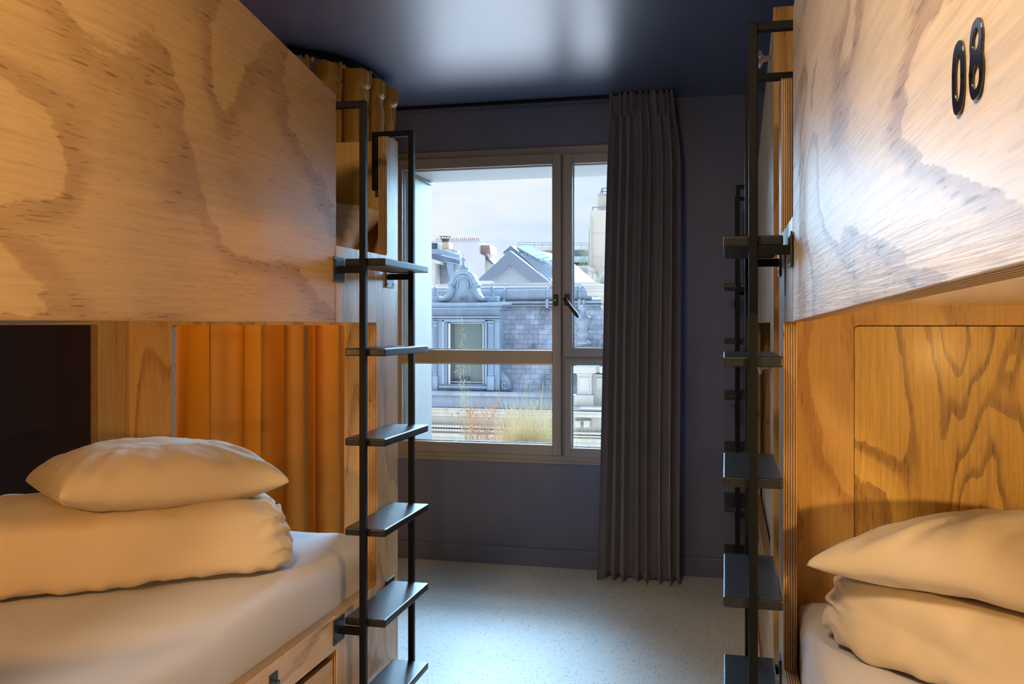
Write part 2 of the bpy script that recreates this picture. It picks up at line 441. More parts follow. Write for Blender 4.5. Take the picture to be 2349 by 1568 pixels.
# ------------------------------------------------------------------ bunk beds
TB = .030
def make_bed(name, Xo, s, Y0, Y1, label, mg, variant, sag=0.0):
    """Xo aisle face, s = direction into the bed (+1/-1)"""
    W = 1.02; xc = Xo + s*W/2
    root = empty('bunk_bed', (xc, (Y0+Y1)/2, 0), label, 'bunk bed', None)
    Ya = Y1-.48; xf = Xo + s*TB/2; xb = Xo + s*(W-TB/2)
    P = M['ply_post']; E_ = M['edge']
    out = [(Ya,0),(Y1,0),(Y1,1.907),(Y1-.097,1.907),(Y1-.097,1.525),(Ya,1.525),(Ya,1.312),(Y1-.183,1.312),(Y1-.183,.50),(Ya,.50)]
    plate('ladder_side_board', [rounded(out, {2:.006, 3:.006, 4:.012, 7:.012, 8:.012})], TB, 'X', (xf,0,0), [P, E_], root)
    gz = lambda y: 1.941 + .164*(Ya-y)
    g = plate('guard_panel', [rounded([(Y0+.0305,1.3125+(.0151*(Ya-Y0) if variant == 'b' else 0)),(Ya-.0008,1.3125),(Ya-.0008,gz(Ya)),(Y0+.0305,gz(Y0+.03))], {2:.006})], TB-.002, 'X', (xf,0,0), [mg, E_], root)
    plate('side_rail', [rect(Y0+.0305, .407, Ya-.0008, .50)], TB, 'X', (xf,0,0), [M['ply_rail'], E_], root)
    plate('plinth_rail', [rect(Y0+.03, 0, Ya-.0008, .03)], TB, 'X', (xf,0,0), [M['ply_rail'], E_], root)
    # drawers
    dl = (Ya-(Y0+.03))/2
    for i in range(2):
        a = Y0+.03+i*dl+(.0 if i else .004); b = a+dl-.006-(0 if i else .004)
        d = plate('drawer', [rect(a+.004, .034, b, .382)], .018, 'X', (Xo+s*.017,0,0), [M['ply_rail'], E_], root)
    # small steel hasp on the rail
    yh_ = Ya-.36
    h = MB().box((Xo-s*.003, yh_-.02, .437), (Xo+s*.0, yh_+.02, .477)).build('hasp', M['plate'], root, bevel=.0012)
    q = MB(); q.tube([(Xo-s*.003, yh_-.006, .462), (Xo-s*.02, yh_-.006, .462), (Xo-s*.02, yh_-.006, .448), (Xo-s*.003, yh_-.006, .448)], .0028, 8); q.build('staple', M['plate'], h)
    # near post board of the lower bunk
    plate('near_post', [rect(Y0+.03, .50, Y0+.18, 1.3125)], TB, 'X', (xf,0,0), [P, E_], root)
    # back board
    plate('back_board', [rect(Y0+.0305, 0, Y1, 1.907), rounded(rect(Y0+.18, .50, Y1-.186, 1.305), .012)], TB, 'X', (xb,0,0), [M['ply_in'], E_], root)
    xi0, xi1 = sorted((Xo+s*TB, Xo+s*(W-TB)))
    for nm, y in (('end_board', Y1-TB/2-.0005), ('end_board', Y0+TB/2)):
        hx0, hx1 = sorted((Xo+s*.176, Xo+s*.821))
        far = y > Y0+.1
        a0, a1 = (xi0+.0005, xi1-.0005) if far else sorted((Xo, Xo+s*W))
        loops = [rect(a0, .0, a1, 1.907 if far else gz(Y0+.03))]
        loops.append(rounded(rect(hx0, .50, hx1, 1.304), .012))
        plate(nm, loops, TB, 'Y', (0,y,0), [M['ply_end'] if variant == 'b' else M['ply_in'], E_], root)
        if variant == 'b' and y > Y0+.1:
            plate('infill_panel', [rounded(rect(hx0+.0015, .5015, hx1-.0015, 1.302), .011)], TB-.006, 'Y', (0,y+.002,0), [M['ply_infill'], E_], root, .0025)
    # bases
    if sag:
        def fn(a, b):
            x = xi0+.001+(xi1-xi0-.002)*a; y = Y0+.031+(Y1-Y0-.062)*b
            return (x, y, 1.352 - sag*math.sin(PI*min(1, b*1.15))**1.0*(.55+.45*math.sin(PI*a)))
        MB().grid(fn, 16, 30).build('upper_base', M['base_white'], root, smooth=True)
    else:
        MB().box((xi0+.001, Y0+.031, 1.352), (xi1-.001, Y1-.031, 1.372)).build('upper_base', M['base_white'], root)
    MB().box((xi0+.001, Y0+.031, .40), (xi1-.001, Y1-.031, .428)).build('lower_base', M['ply_rail'], root)
    return root, g

bedA, gA = make_bed('bunk_bed', -1.05, -1, .60, 2.80, 'varnished plywood bunk bed that stands in front of the mustard yellow curtain', M['ply_guard_a'], 'a', sag=.045)
bedB, gB = make_bed('bunk_bed', .131, 1, .18, 2.387, 'glossy plywood bunk bed with the black number 08 on its guard panel', M['ply_guard_b'], 'b')
bedC, gC = make_bed('bunk_bed', .128, 1, 2.60, 4.60, 'pale plywood bunk bed seen edge-on behind the numbered one, a chrome knob on its panel', M['ply_guard_c'], 'c')

# number 08 in glossy black acrylic on bed B's guard panel
def stadium(cx, cy, w, h, n=24, p=2.6):
    o = []
    for k in range(n):
        t = 2*PI*k/n; c, s_ = math.cos(t), math.sin(t)
        o.append((cx+w/2*math.copysign(abs(c)**(2/p), c), cy+h/2*math.copysign(abs(s_)**(2/p), s_)))
    return o
zc_ = EYE+.1425; xo = .131+.001-.0015
plate('number_digit', [stadium(.568, zc_, .0275, .0425), stadium(.568, zc_, .0125, .0265)], .0014, 'X', (xo+.0006,0,0), [M['acrylic']], gB, .0003)['label'] = 'glossy black digit 0'
def eight(cx, cz, w, h):
    pts = []; n = 40
    for k in range(n):
        t = 2*PI*k/n; c, s_ = math.cos(t), math.sin(t)
        hw = w/2*(1 - .17*math.exp(-((s_*h/2-.0015)/.0035)**2)) * (.93 if s_ > 0 else 1)
        pts.append((cx+hw*math.copysign(abs(c)**.72, c), cz+h/2*math.copysign(abs(s_)**.8, s_)))
    return pts
plate('number_digit', [eight(.5295, zc_, .0285, .0430), stadium(.5295, zc_+.0105, .0125, .0115, p=2.2), stadium(.5295, zc_-.0095, .0142, .0130, p=2.2)], .0014, 'X', (xo+.0006,0,0), [M['acrylic']], gB, .0003)['label'] = 'glossy black digit 8'
# oval stamp with two rows of marks on the ladder side board of bed B
sb = [c for c in bedB.children if c.name.startswith('ladder_side_board')][0]
m = MB(); yc, zz = 2.135, 1.425
ring = [(.1305, yc+.016*math.cos(2*PI*k/28), zz+.055*math.sin(2*PI*k/28)) for k in range(29)]
m.tube(ring, .0009, 6)
for i in range(11):
    z = zz-.042+i*.0084
    m.box((.1301, yc-.006, z), (.1309, yc+.002-(i%3)*.002, z+.0035)); m.box((.1301, yc+.005, z+.001), (.1309, yc+.008+(i%2)*.002, z+.004))
m.build('stamp_mark', M['hole'], sb)

# coat knobs on bed C
for z in (2.078, 1.185):
    m = MB(); R = Matrix.Rotation(-PI/2, 4, 'Y')
    m.lathe([(.008,0),(.008,.018),(.011,.024),(.024,.029),(.027,.032),(.026,.035),(.012,.037)], (0,0,0), 24, R)
    k = m.build('coat_knob', M['chrome'], bedC, Matrix.Translation((.128, 2.72, z)), smooth=True)

# ------------------------------------------------------------------ ladders
def make_ladder(loc, label):
    r = empty('bunk_ladder', loc, label, 'ladder', None)
    T = Matrix.Translation(Vector(loc)); L = .1865; top = 1.924
    o3 = Vector(loc)
    for z in (1.49, 1.24, .99, .74, .49, .24):
        MB().box((-.06, -L, z-.0215), (.06, L, z)).build('tread', M['tread'], r, T, bevel=.0035, seg=3)
    for s in (-1, 1):
        y = s*(L+.0095)
        MB().box((-.009, y-.0095, .20), (.009, y+.0095, top)).build('stringer', M['black'], r, T, bevel=.0018)
        m = MB(); m.box((-.132, y-.0095, top-.018), (-.009, y+.0095, top)); m.box((-.132, y-.0095, 1.737), (-.114, y+.0095, top-.018))
        m.build('hook_handle', M['black'], r, T, bevel=.0015)
        for z in (1.4585, .4585):
            a = MB().box((-.071, y-.0095, z-.0095), (-.009, y+.0095, z+.0095)).build('bracket_arm', M['black'], r, T, bevel=.0012)
            p = MB().box((-.0748, y-.035, z-.035), (-.0708, y+.035, z+.035)).build('bracket_plate', M['plate'], a, T, bevel=.001)
            for dy in (-.024, .024):
                for dz in (-.024, .024):
                    MB().lathe([(.0045,0),(.0045,.0008)], (-.0708, y+dy, z+dz), 10, Matrix.Rotation(PI/2, 4, 'Y')).build('screw', M['hole'], a, T)
    return r
ladA = make_ladder((-.975, 2.5275, 0), 'black steel ladder bolted to the bunk bed beside the yellow curtain')
def place_copy(src, loc, rz, label):
    c = copy_tree(src); c.location = loc; c.rotation_euler = (0, 0, rz); c['label'] = label; return c
place_copy(ladA, (.0545, 2.114, 0), PI, 'black steel ladder bolted to the bunk bed that carries the number 08')
place_copy(ladA, (.052, 4.325, 0), PI, 'small distant black steel ladder seen against the dark wall beside the charcoal drape')

# ------------------------------------------------------------------ bedding
def fbm(p, o=4): return noise.fractal(Vector(p), 1.0, 2.0, o)
def mattress(name, x0, x1, y0, y1, z0, z1, mat, label, rad=.035):
    m = MB(); nx, ny, nz = 26, 50, 6
    cx, cy, cz = (x0+x1)/2, (y0+y1)/2, (z0+z1)/2; hx, hy, hz = (x1-x0)/2, (y1-y0)/2, (z1-z0)/2
    def rb(p):
        q = Vector((max(-hx+rad, min(hx-rad, p.x)), max(-hy+rad, min(hy-rad, p.y)), max(-hz+rad, min(hz-rad, p.z))))
        d = p-q
        if d.length > 1e-6: d = d.normalized()*rad
        w_ = .0018*fbm((q.x*9+3, q.y*9, q.z*14)) + .0022*math.sin(fbm((q.x*3, q.y*3, 1))*9)*(1 if q.z > 0 else .3)
        return q + d*(1+w_/rad) + Vector((cx, cy, cz))
    for ax in range(3):
        for sg in (-1, 1):
            n1, n2 = [(ny, nz), (nx, nz), (nx, ny)][ax]
            def fn(a, b):
                a = a*2-1; b = b*2-1
                p = [Vector((sg*hx, a*hy, b*hz)), Vector((a*hx, sg*hy, b*hz)), Vector((a*hx, b*hy, sg*hz))][ax]
                return rb(p)
            m.grid(fn, n1, n2)
    bmesh.ops.remove_doubles(m.bm, verts=m.bm.verts, dist=.0006)
    return top_thing(m, name, mat, label, 'mattress', smooth=True)
mattress('mattress', -2.035, -1.086, .64, 2.765, .4285, .627, M['sheet'], 'sheet-covered mattress under the duvet and pillow in front of the yellow curtain')
mattress('mattress', .168, 1.115, .22, 2.350, .4285, .627, M['sheet'], 'sheet-covered mattress on the lower bunk below the number 08')
mattress('mattress', -2.035, -1.086, .64, 2.765, 1.353, 1.50, M['sheet'], 'upper mattress behind the high guard panel of the bunk by the yellow curtain')
mattress('mattress', .168, 1.115, 2.635, 4.560, .4285, .627, M['sheet'], 'sheet-covered mattress in the lower bunk behind the numbered bed')

def pillow(name, L, W, H, loc, rot, mat, label, cat='pillow', seed=0, ear=.05, droop=None, flat=.55, grp=None):
    m = MB(); n1, n2 = 90, 64
    def surf(side):
        def fn(u, v):
            a = u*2-1; b = v*2-1
            a = math.sin(a*PI/2)*.5+a*.5; b = math.sin(b*PI/2)*.5+b*.5
            pin_x = 1-ear*1.3*(1-b*b)**1.0; pin_y = 1-ear*1.3*(1-a*a)**1.0
            x = L/2*a*(pin_x if abs(a) > .0 else 1); y = W/2*b*pin_y
            prof = (max(0, 1-abs(a)**2.6)*max(0, 1-abs(b)**2.4))**.42
            h = H*prof
            ed = 1-prof
            wr = .010*fbm((x*7+seed, y*7, seed))*prof
            ang = math.atan2(b, a)
            rad = math.hypot(a, b)
            wr += .0055*math.sin(ang*17+5*fbm((x*3, y*3, seed)))*min(1, rad)**3*prof**.5
            wr += .006*abs(math.sin(12*(x/L)+8*fbm((x*2.3+seed, y*2.3, 4))))*ed*prof**.4
            z = (h*(1-flat)+wr) if side > 0 else (-h*flat+wr*.3)
            p = Vector((x, y, z))
            if droop: p.z += droop(a, b)
            return p
        return fn
    m.grid(surf(1), n1, n2); m.grid(surf(-1), n1, n2)
    bmesh.ops.remove_doubles(m.bm, verts=m.bm.verts, dist=.0008)
    Mx = Matrix.Translation(Vector(loc)) @ Matrix.Rotation(rot[2], 4, 'Z') @ Matrix.Rotation(rot[1], 4, 'Y') @ Matrix.Rotation(rot[0], 4, 'X')
    o = m.build(name, mat, None, Mx, smooth=True)
    return tag(o, label, cat, grp)

def duvet(name, L, W, H, loc, rz, mat, label, seed=0, taper=.0, shear=0.0):
    """folded duvet: puffy rounded block with gathered ends and a fold crease"""
    m = MB(); n = 44
    hx, hy, hz = L/2, W/2, H/2
    def shape(p):
        a, b, c = p
        # superellipsoid
        e1, e2 = 7.0, 5.0
        r = (abs(a)**e1+abs(b)**e1)**(e2/e1)+abs(c)**e2
        q = Vector((a, b, c))/r**(1/e2)
        x, y, z = q.x*hx, q.y*hy, q.z*hz
        d = Vector((q.x/hx, q.y/hy, q.z/hz)).normalized()
        wr = .012*fbm((x*5+seed, y*5, z*6))
        endf = max(0, abs(q.x)-.72)/.28
        wr += .0075*math.sin(z*150+7*fbm((x*8, y*8, z*8+seed)))*endf**1.2
        wr += .004*math.sin(y*90+z*60+6*fbm((x*5+2, y*5, z*5)))*endf
        # gathers along the lower seam
        wr += .004*math.sin(x*75+6*fbm((x*6, y*6, seed)))*math.exp(-((q.z+.75)/.16)**2)
        wr -= .012*math.exp(-((q.z+.93)/.07)**2)
        x2 = x*(1+taper*(q.z)) + shear*z
        return Vector((x2, y*(1+taper*q.z), z)) + d*wr
    for ax in range(3):
        for sg in (-1, 1):
            def fn(u, v):
                a = u*2-1; b = v*2-1
                p = [(sg, a, b), (a, sg, b), (a, b, sg)][ax]
                return shape(p)
            m.grid(fn, n, n)
    bmesh.ops.remove_doubles(m.bm, verts=m.bm.verts, dist=.0008)
    Mx = Matrix.Translation(Vector(loc)) @ Matrix.Rotation(rz, 4, 'Z')
    o = m.build(name, mat, None, Mx, smooth=True)
    return tag(o, label, 'duvet')
duvet('folded_duvet', .84, .50, .205, (-1.63, 2.20, .627+.098), math.radians(37), M['linen'], 'cream duvet folded thick under a pillow, in front of the yellow curtain', 1, taper=-.07)
pillow('pillow', .59, .50, .19, (-1.575, 2.26, .862), (math.radians(-3), math.radians(2), math.radians(50)), M['linen'], 'plump cream pillow on the folded duvet in front of the yellow curtain', seed=2, flat=.38)
duvet('folded_duvet', .82, .44, .180, (.605, 1.85, .627+.086), math.radians(-50), M['linen'], 'cream duvet folded thick under a pillow, in the bunk below the number 08', 5, taper=-.05)
pillow('pillow', .74, .46, .165, (.585, 1.83, .853), (math.radians(-4), 0, math.radians(-44)), M['linen'], 'plump cream pillow with a pointed corner in the bunk below the number 08', seed=9, flat=.38,
       droop=lambda a, b: -.060*max(0, -a-.1)**1.6)
pillow('pillow', .60, .42, .15, (-1.36, 2.52, 1.60), (math.radians(26), math.radians(6), math.radians(6)), M['linen'], 'cream pillow seen through the ladder opening of the upper bunk by the yellow curtain', seed=4)
pillow('pillow', .60, .42, .15, (.50, 2.12, 1.56), (math.radians(34), 0, 0), M['linen'], 'cream pillow just showing in the upper bunk of the numbered bed', seed=6)
pillow('pillow', .62, .46, .16, (.50, 4.33, .72), (math.radians(28), 0, 0), M['sheet'], 'white pillow on the lower mattress of the bunk behind the numbered bed', seed=7)

# ------------------------------------------------------------------ curtains
def curtain_mesh(path, z0, z1, fold, amp, hem=.0, header=.0, seed=0, nz=50, pinch=None, thick=.0):
    """path(t)->(point, normal) t in 0..1, fold(t)->phase"""
    def fn(a, b):
        p, nrm = path(a)
        z = z0+(z1-z0)*b
        w = amp(a, b)*math.sin(fold(a)+.35*math.sin(b*3+a*9)*(1-b))
        return Vector((p[0]+nrm[0]*w, p[1]+nrm[1]*w, z))
    return fn
# track points of the yellow curtain (curved rail on the ceiling)
trk = []
R0 = .62; cx0, cy0 = -1.61-R0, 4.20
pl = [(XL+.04, 3.50), (-2.2, 3.475)]
ctrl = [(-2.56,3.50),(-2.25,3.47),(-2.0,3.47),(-1.83,3.51),(-1.72,3.60),(-1.65,3.72),(-1.615,3.87),(-1.605,4.03),(-1.64,4.17),(-1.70,4.28)]
def spline(P, t):
    n = len(P)-1; x = t*n; i = min(int(x), n-1); f = x-i
    p0, p1, p2, p3 = P[max(i-1,0)], P[i], P[i+1], P[min(i+2,n)]
    return tuple(.5*((2*p1[k]) + (-p0[k]+p2[k])*f + (2*p0[k]-5*p1[k]+4*p2[k]-p3[k])*f*f + (-p0[k]+3*p1[k]-3*p2[k]+p3[k])*f**3) for k in range(2))
def trackp(t):
    a = Vector(spline(ctrl, max(0, t-.01))); b = Vector(spline(ctrl, min(1, t+.01))); d = (b-a).normalized()
    return spline(ctrl, t), (d.y, -d.x)
tk = empty('curtain_track', (-1.9, 3.9, CEIL-.03), 'curved black track on the ceiling above the yellow curtain', 'curtain track')
m = MB(); m.tube([(spline(ctrl, i/60)[0], spline(ctrl, i/60)[1], CEIL-.016) for i in range(61)], .016, 8); m.build('rail', M['black'], tk, smooth=True)
gm = plain('pale_glider', (.5,.38,.33), .4)
for i in range(17):
    t = .30+i*.043
    p, nn = trackp(t); MB().box((p[0]-.005, p[1]-.005, CEIL-.050), (p[0]+.005, p[1]+.005, CEIL-.024)).build('glider', gm, tk)
m = MB()
NF = 8.5
def ycur(a, b):
    b = 1-(1-b)**1.9
    p, nn = trackp(a)
    z = .02+(CEIL-.040-.02)*b
    ph = a*NF*2*PI
    amp = .062+.012*math.sin(a*23)
    w_ = amp*math.sin(ph+.25*math.sin(3*b+a*17))
    w2 = .30*amp*math.sin(2*ph+1.2)
    hd = 1/(1+math.exp(-(b-.968)/.0025))
    w_ = w_*(1-hd)+hd*amp*1.08*math.tanh(2.4*math.sin(ph))
    cr = math.exp(-((b-.968)/.004)**2)
    w_ *= 1-.14*cr
    k3 = math.exp(-max(0, .968-b)/.05)*(1-hd)
    w_ += .007*k3*math.sin(ph*3.1+(b-.9)*95+4*math.sin(a*31))
    dd = (nn[1], -nn[0]); k2 = .022*math.cos(ph*2)
    top = -.022*(1-math.cos(ph*2+.6))*.5*hd
    return Vector((p[0]+nn[0]*(w_+w2)+dd[0]*k2, p[1]+nn[1]*(w_+w2)+dd[1]*k2, z+top))
m.grid(ycur, 520, 90)
yc_ = top_thing(m, 'yellow_curtain', M['velvet'], 'mustard yellow curtain hanging in deep folds from the curved ceiling track', 'curtain', smooth=True)
so = yc_.modifiers.new('solid', 'SOLIDIFY'); so.thickness = .003

# charcoal drape
dx0t, dx1t, dx0b, dx1b = -.575, -.262, -.640, -.225
def dr(a, b):
    b = 1-(1-b)**1.7
    z = .012+(CEIL-.006-.012)*b
    x0 = dx0b+(dx0t-dx0b)*min(1, b)**1.1; x1 = dx1b+(dx1t-dx1b)*max(0, (b-.84)/.16)**1.5
    n = 7.0
    flare = min(1, max(0, (1-b)/.16))**.7
    aw = a+.020*math.sin(a*19+2)+.012*math.sin(a*41)
    ph = aw*n*2*PI
    hd = 1/(1+math.exp(-(b-.957)/.0022))
    am = .010+.032*flare
    yf = 4.600-am*math.sin(ph) - .013*math.sin(2*ph+1+a*5)*flare - .012*math.sin(ph*.5+1)*flare
    tri = math.sin(aw*9*2*PI)
    yh_ = 4.600-.017*math.tanh(3*tri)-.004*math.sin(aw*27*2*PI)
    y = yf*(1-hd)+yh_*hd
    x = x0+(x1-x0)*(a+.018*math.sin(ph+1.1)*flare/n*6*.4)
    if b > .985: z += .005*tri
    k = math.exp(-((b-.955)/.005)**2)
    y += .010*k
    k3 = math.exp(-max(0, .955-b)/.03)*(1-hd)
    x += .006*k3*math.sin(ph*2+1+(b-.9)*60)
    x += .006*math.sin(b*5+a*4)*(1-b)
    return Vector((x, y, z))
m = MB(); m.grid(dr, 360, 120)
dc = top_thing(m, 'drape', M['drape'], 'long charcoal drape with pinch pleats hanging from ceiling to floor beside the window', 'curtain', smooth=True)
so = dc.modifiers.new('solid', 'SOLIDIFY'); so.thickness = .0025
m = MB(); m.box((-2.3, 4.628, CEIL-.013), (-.28, 4.642, CEIL)); m.box((-2.3, 4.648, CEIL-.013), (-.28, 4.662, CEIL)); m.box((-2.3, 4.628, CEIL-.004), (-.28, 4.662, CEIL))
top_thing(m, 'curtain_rail', M['black'], 'straight black double curtain rail along the ceiling above the window', 'curtain rail', bevel=.002)

# ------------------------------------------------------------------ outside
def PX(pts, Y): return [at(u, v, Y) for u, v in pts]
def pprism(m, pts, Y, d): m.prism(PX(pts, Y), (0, d, 0)); return m
def bx(m, u0, v0, u1, v1, Y, d):
    """upright block seen between the two photo corners at depth Y, d deep, with level edges"""
    um, vm = (u0+u1)/2, (v0+v1)/2
    x0, x1 = at(u0, vm, Y).x, at(u1, vm, Y).x
    z1, z0 = at(um, v0, Y).z, at(um, v1, Y).z
    m.box((x0, Y, z0), (x1, Y+d, z1)); return m
def thing_at(name, u, v, Y, label, cat, group=None): 
    return empty(name, at(u, v, Y), label, cat, group)
def slate_mat(name, c1, c2, sx, sz, contrast=.5):
    t = NT(name); c = t.add('TexCoord'); mp = t.add('Mapping'); mp.inputs['Rotation'].default_value = (PI/2, 0, 0)
    t.L(c.outputs['Object'], mp.inputs[0])
    b = t.add('TexBrick'); b.inputs['Scale'].default_value = 1; b.inputs['Brick Width'].default_value = sx; b.inputs['Row Height'].default_value = sz
    b.inputs['Mortar Size'].default_value = .005; b.inputs['Color1'].default_value = (*c1, 1); b.inputs['Color2'].default_value = (*c2, 1); b.inputs['Mortar'].default_value = (.09,.10,.12,1)
    b.inputs['Bias'].default_value = 0; b.offset = .5
    # wobble so that courses are hand laid
    nz = t.noise(t.coord(), 3, 2); sc = t.add('VectorMath', operation='SCALE'); sc.inputs['Scale'].default_value = .03
    nn = t.add('TexNoise'); nn.inputs['Scale'].default_value = 2.5; t.L(t.coord(), nn.inputs['Vector']); t.L(nn.outputs['Color'], sc.inputs[0])
    ad = t.add('VectorMath', operation='ADD'); t.L(mp.outputs[0], ad.inputs[0]); t.L(sc.outputs[0], ad.inputs[1]); t.L(ad.outputs[0], b.inputs['Vector'])
    st = t.ramp(t.noise(t.coord(scale=(1,1,.6)), 1.3, 6, .7), [(.40, (1.35,)*3), (.47, (.95,)*3), (.52, (.9,)*3), (.60, (.38,)*3)])
    col = t.mix(contrast, b.outputs['Color'], t.mix(1, b.outputs['Color'], st, 'MULTIPLY'))
    t.col(col); t.set(Roughness=.5)
    return t.m
def weather(name, c, amt=.25, sc=1.5, vert=True, rough=.6, metal=0):
    t = NT(name)
    a = t.noise(t.coord(scale=(3,3,.5) if vert else (1,1,1)), sc, 5, .65)
    t.col(t.ramp(a, [(.3, [x*(1-amt) for x in c]), (.55, c), (.75, [min(1,x*(1+amt*.6)) for x in c])]))
    t.set(Roughness=rough, Metallic=metal); return t.m
O = {}
O['zinc_blue'] = weather('blue_grey_zinc', (.19,.255,.325), .22, 1.6)
O['zinc_pale'] = weather('pale_zinc', (0.248,0.291,0.347), .35, 1.2, False)
O['slate'] = slate_mat('slate_roof', (0.205,0.229,0.279), (0.285,0.310,0.360), .235, .116, .9)
O['slate2'] = slate_mat('slate_roof_small', (0.198,0.223,0.273), (0.260,0.285,0.335), .30, .20, .2)
O['cream'] = weather('cream_stone', (0.409,0.378,0.310), .12, 1.0)
O['cream2'] = weather('cream_stone_trim', (0.446,0.428,0.372), .12, 1.0)
O['white'] = weather('white_render', (0.409,0.391,0.384), .10, .4, False)
O['beige'] = weather('beige_render', (0.471,0.403,0.322), .03, .2, False)
O['grey'] = weather('grey_cladding', (0.149,0.167,0.205), .05, .6, False)
O['greylight'] = weather('pale_panel', (0.285,0.304,0.316), .05, .5, False)
O['terracotta'] = weather('terracotta', (.46,.22,.15), .25, 3, False)
O['orange'] = weather('orange_brick', (.60,.36,.22), .2, 4, False)
O['tile'] = slate_mat('red_tile', (0.223,0.105,0.081), (0.279,0.155,0.124), .35, .4, .3)
O['winglass'] = plain('reflective_window_glass', (.10,.135,.13), .12, 0, .8)
O['winwhite'] = plain('white_window_paint', (0.446,0.446,0.422), .5)
O['navycloth'] = plain('navy_blind', (.02,.05,.13), .6)
O['skyglass'] = plain('rooflight_glass', (.30,.37,.42), .6, 0, .3)
O['black'] = plain('dark_metal', (.06,.065,.075), .5, .3)
O['rubble'] = slate_mat('rubble_stone', (.38,.34,.30), (.52,.48,.43), .5, .3, .8)
O['green'] = plain('leaf_green', (.12,.22,.06), .7)
O['straw'] = plain('dry_straw', (.74,.54,.31), .8, noise_amt=.3, nscale=9)
O['straw2'] = plain('dry_brown_leaf', (.58,.32,.18), .8, noise_amt=.3, nscale=9)
O['reed'] = plain('green_reed', (.48,.46,.24), .7, noise_amt=.3, nscale=9)

# --- mansard roof of the opposite building
YM = 20.5
mr = thing_at('mansard_roof', 1180, 905, YM, 'blue-grey slate mansard roof of the building opposite, around the dormer', 'roof')
def band(m, v0, v1, Y, d, u0=960, u1=1390):  # level band, edges parallel to the window wall
    z1, z0 = at(1130, v0, Y).z, at(1130, v1, Y).z
    m.box((at(u0, HOR, Y).x, Y, z0), (at(u1, HOR, Y).x, Y+d, z1)); return m
zlow, zhi = at(1130, 900, YM).z, at(1130, 688, YM+.9).z
m = MB(); x0, x1 = at(930, HOR, YM).x, at(1389, HOR, YM).x
m.prism([Vector((x0, YM, zlow)), Vector((x1, YM, zlow)), Vector((x1+.1, YM+.9, zhi)), Vector((x0, YM+.9, zhi))], (0, 1.2, 0))
m.build('slates', O['slate'], mr)
m = MB(); zr = at(1130, 676, YM+.85).z
m.tube([(x0, YM+.95, zr), (x1-.45, YM+.95, zr)], .155, 18)
m.build('ridge_roll', O['zinc_pale'], mr, smooth=True)
m = MB()
for u in (1157, 1256, 1330):
    x = at(u, HOR, YM+.8).x
    m.tube([(x, YM+.95+.17*math.cos(t), zr+.17*math.sin(t)) for t in [PI*.5+i*PI/8 for i in range(9)]], .03, 8)
    m.box((x-.035, YM+.72, zr-.33), (x+.035, YM+.80, zr-.12))
m.build('ridge_straps', O['zinc_pale'], mr, smooth=False)
m = MB(); band(m, 691, 697, YM+.75, .3); band(m, 699, 702, YM+.72, .3); band(m, 659, 663, YM+.9, .3)
m.build('zinc_moulding', O['zinc_pale'], mr, bevel=.015)
m = MB(); band(m, 649.5, 655.5, YM+1.0, .5, 1097, 1400); m.build('cap_line', O['winwhite'], mr)
# --- cornice of the opposite building
co = thing_at('cornice', 1130, 1080, 20, 'cream stone cornice with gutter below the mansard roof opposite', 'cornice')
zg = at(1130, 903.5, 20).z; xa, xb = at(930, HOR, 20).x, at(1312, HOR, 20).x
m = MB(); m.tube([(xa, 20.0, zg), (xb, 20.0, zg)], .06, 14); m.build('gutter_roll', O['zinc_pale'], co, smooth=True)
m = MB()
prof = [(20.05, 906), (20.02, 914), (19.98, 925), (19.90, 935)]
pts = [Vector((xa, y, at(1130, v, 20).z)) for y, v in prof] + [Vector((xa, 20.4, at(1130, 935, 20).z)), Vector((xa, 20.4, at(1130, 906, 20).z))]
m.prism(pts, (xb-xa, 0, 0)); m.build('gutter_apron', O['zinc_pale'], co)
m = MB(); band(m, 935.5, 937, 19.86, .6, 930, 1312); m.build('zinc_flashing', O['black'], co)
m = MB()
for v0, v1, Y in ((937,941,19.86),(941,949,19.9),(949,957,19.98),(957,983,20.2),(986,992,20.08),(992,996,20.12),(996,1003,20.04),(1003,1007,20.12),(1007,1030,20.2),(1030,1140,20.3)):
    band(m, v0, v1, Y, 1.0, 930, 1312)
m.build('stone_moulding', O['cream'], co, bevel=.01)
m = MB(); zd = at(1130, 980.5, 20.05).z
n_d = 60
for i in range(n_d):
    x = xa+(xb-xa)*(i+.5)/n_d; m.box((x-.028, 20.08, zd-.03), (x+.028, 20.22, zd+.03))
m.build('dentils', O['cream2'], co)
m = MB(); zd = at(1130, 1005, 20.05).z
for i in range(70):
    x = xa+(xb-xa)*(i+.5)/70; m.box((x-.02, 20.1, zd-.025), (x+.02, 20.2, zd+.025))
m.build('bead_row', O['cream2'], co)
# --- dormer
YD = 20.15
dm = thing_at('dormer', 1068, 895, YD, 'blue zinc dormer window with scrolled arched gable and ball finials', 'dormer')
def hb(m, u0, v0, u1, v1, dy=0, d=.35): return bx(m, u0, v0, u1, v1, YD+dy, d)
m = MB(); hb(m, 992, 738, 1025, 895); hb(m, 1111, 738, 1146, 895); hb(m, 1025, 881, 1111, 895)
hb(m, 992, 709, 1146, 738); m.build('surround', O['zinc_blue'], dm, bevel=.008)
m = MB()
for u0, u1 in ((993,1002),(1119,1131.5)):
    m = MB()
    hb(m, u0, 742, u1, 862, -.05, .08); hb(m, u0-1.5, 862, u1+1.5, 895, -.07, .1); hb(m, u0-1, 736, u1+1, 741, -.07, .1)
    for k in range(3):
        uu = u0+1.5+(u1-u0-3)*k/2; hb(m, uu-.7, 750, uu+.7, 858, -.065, .05)
    m.build('pilaster', O['zinc_blue'], dm, bevel=.006)
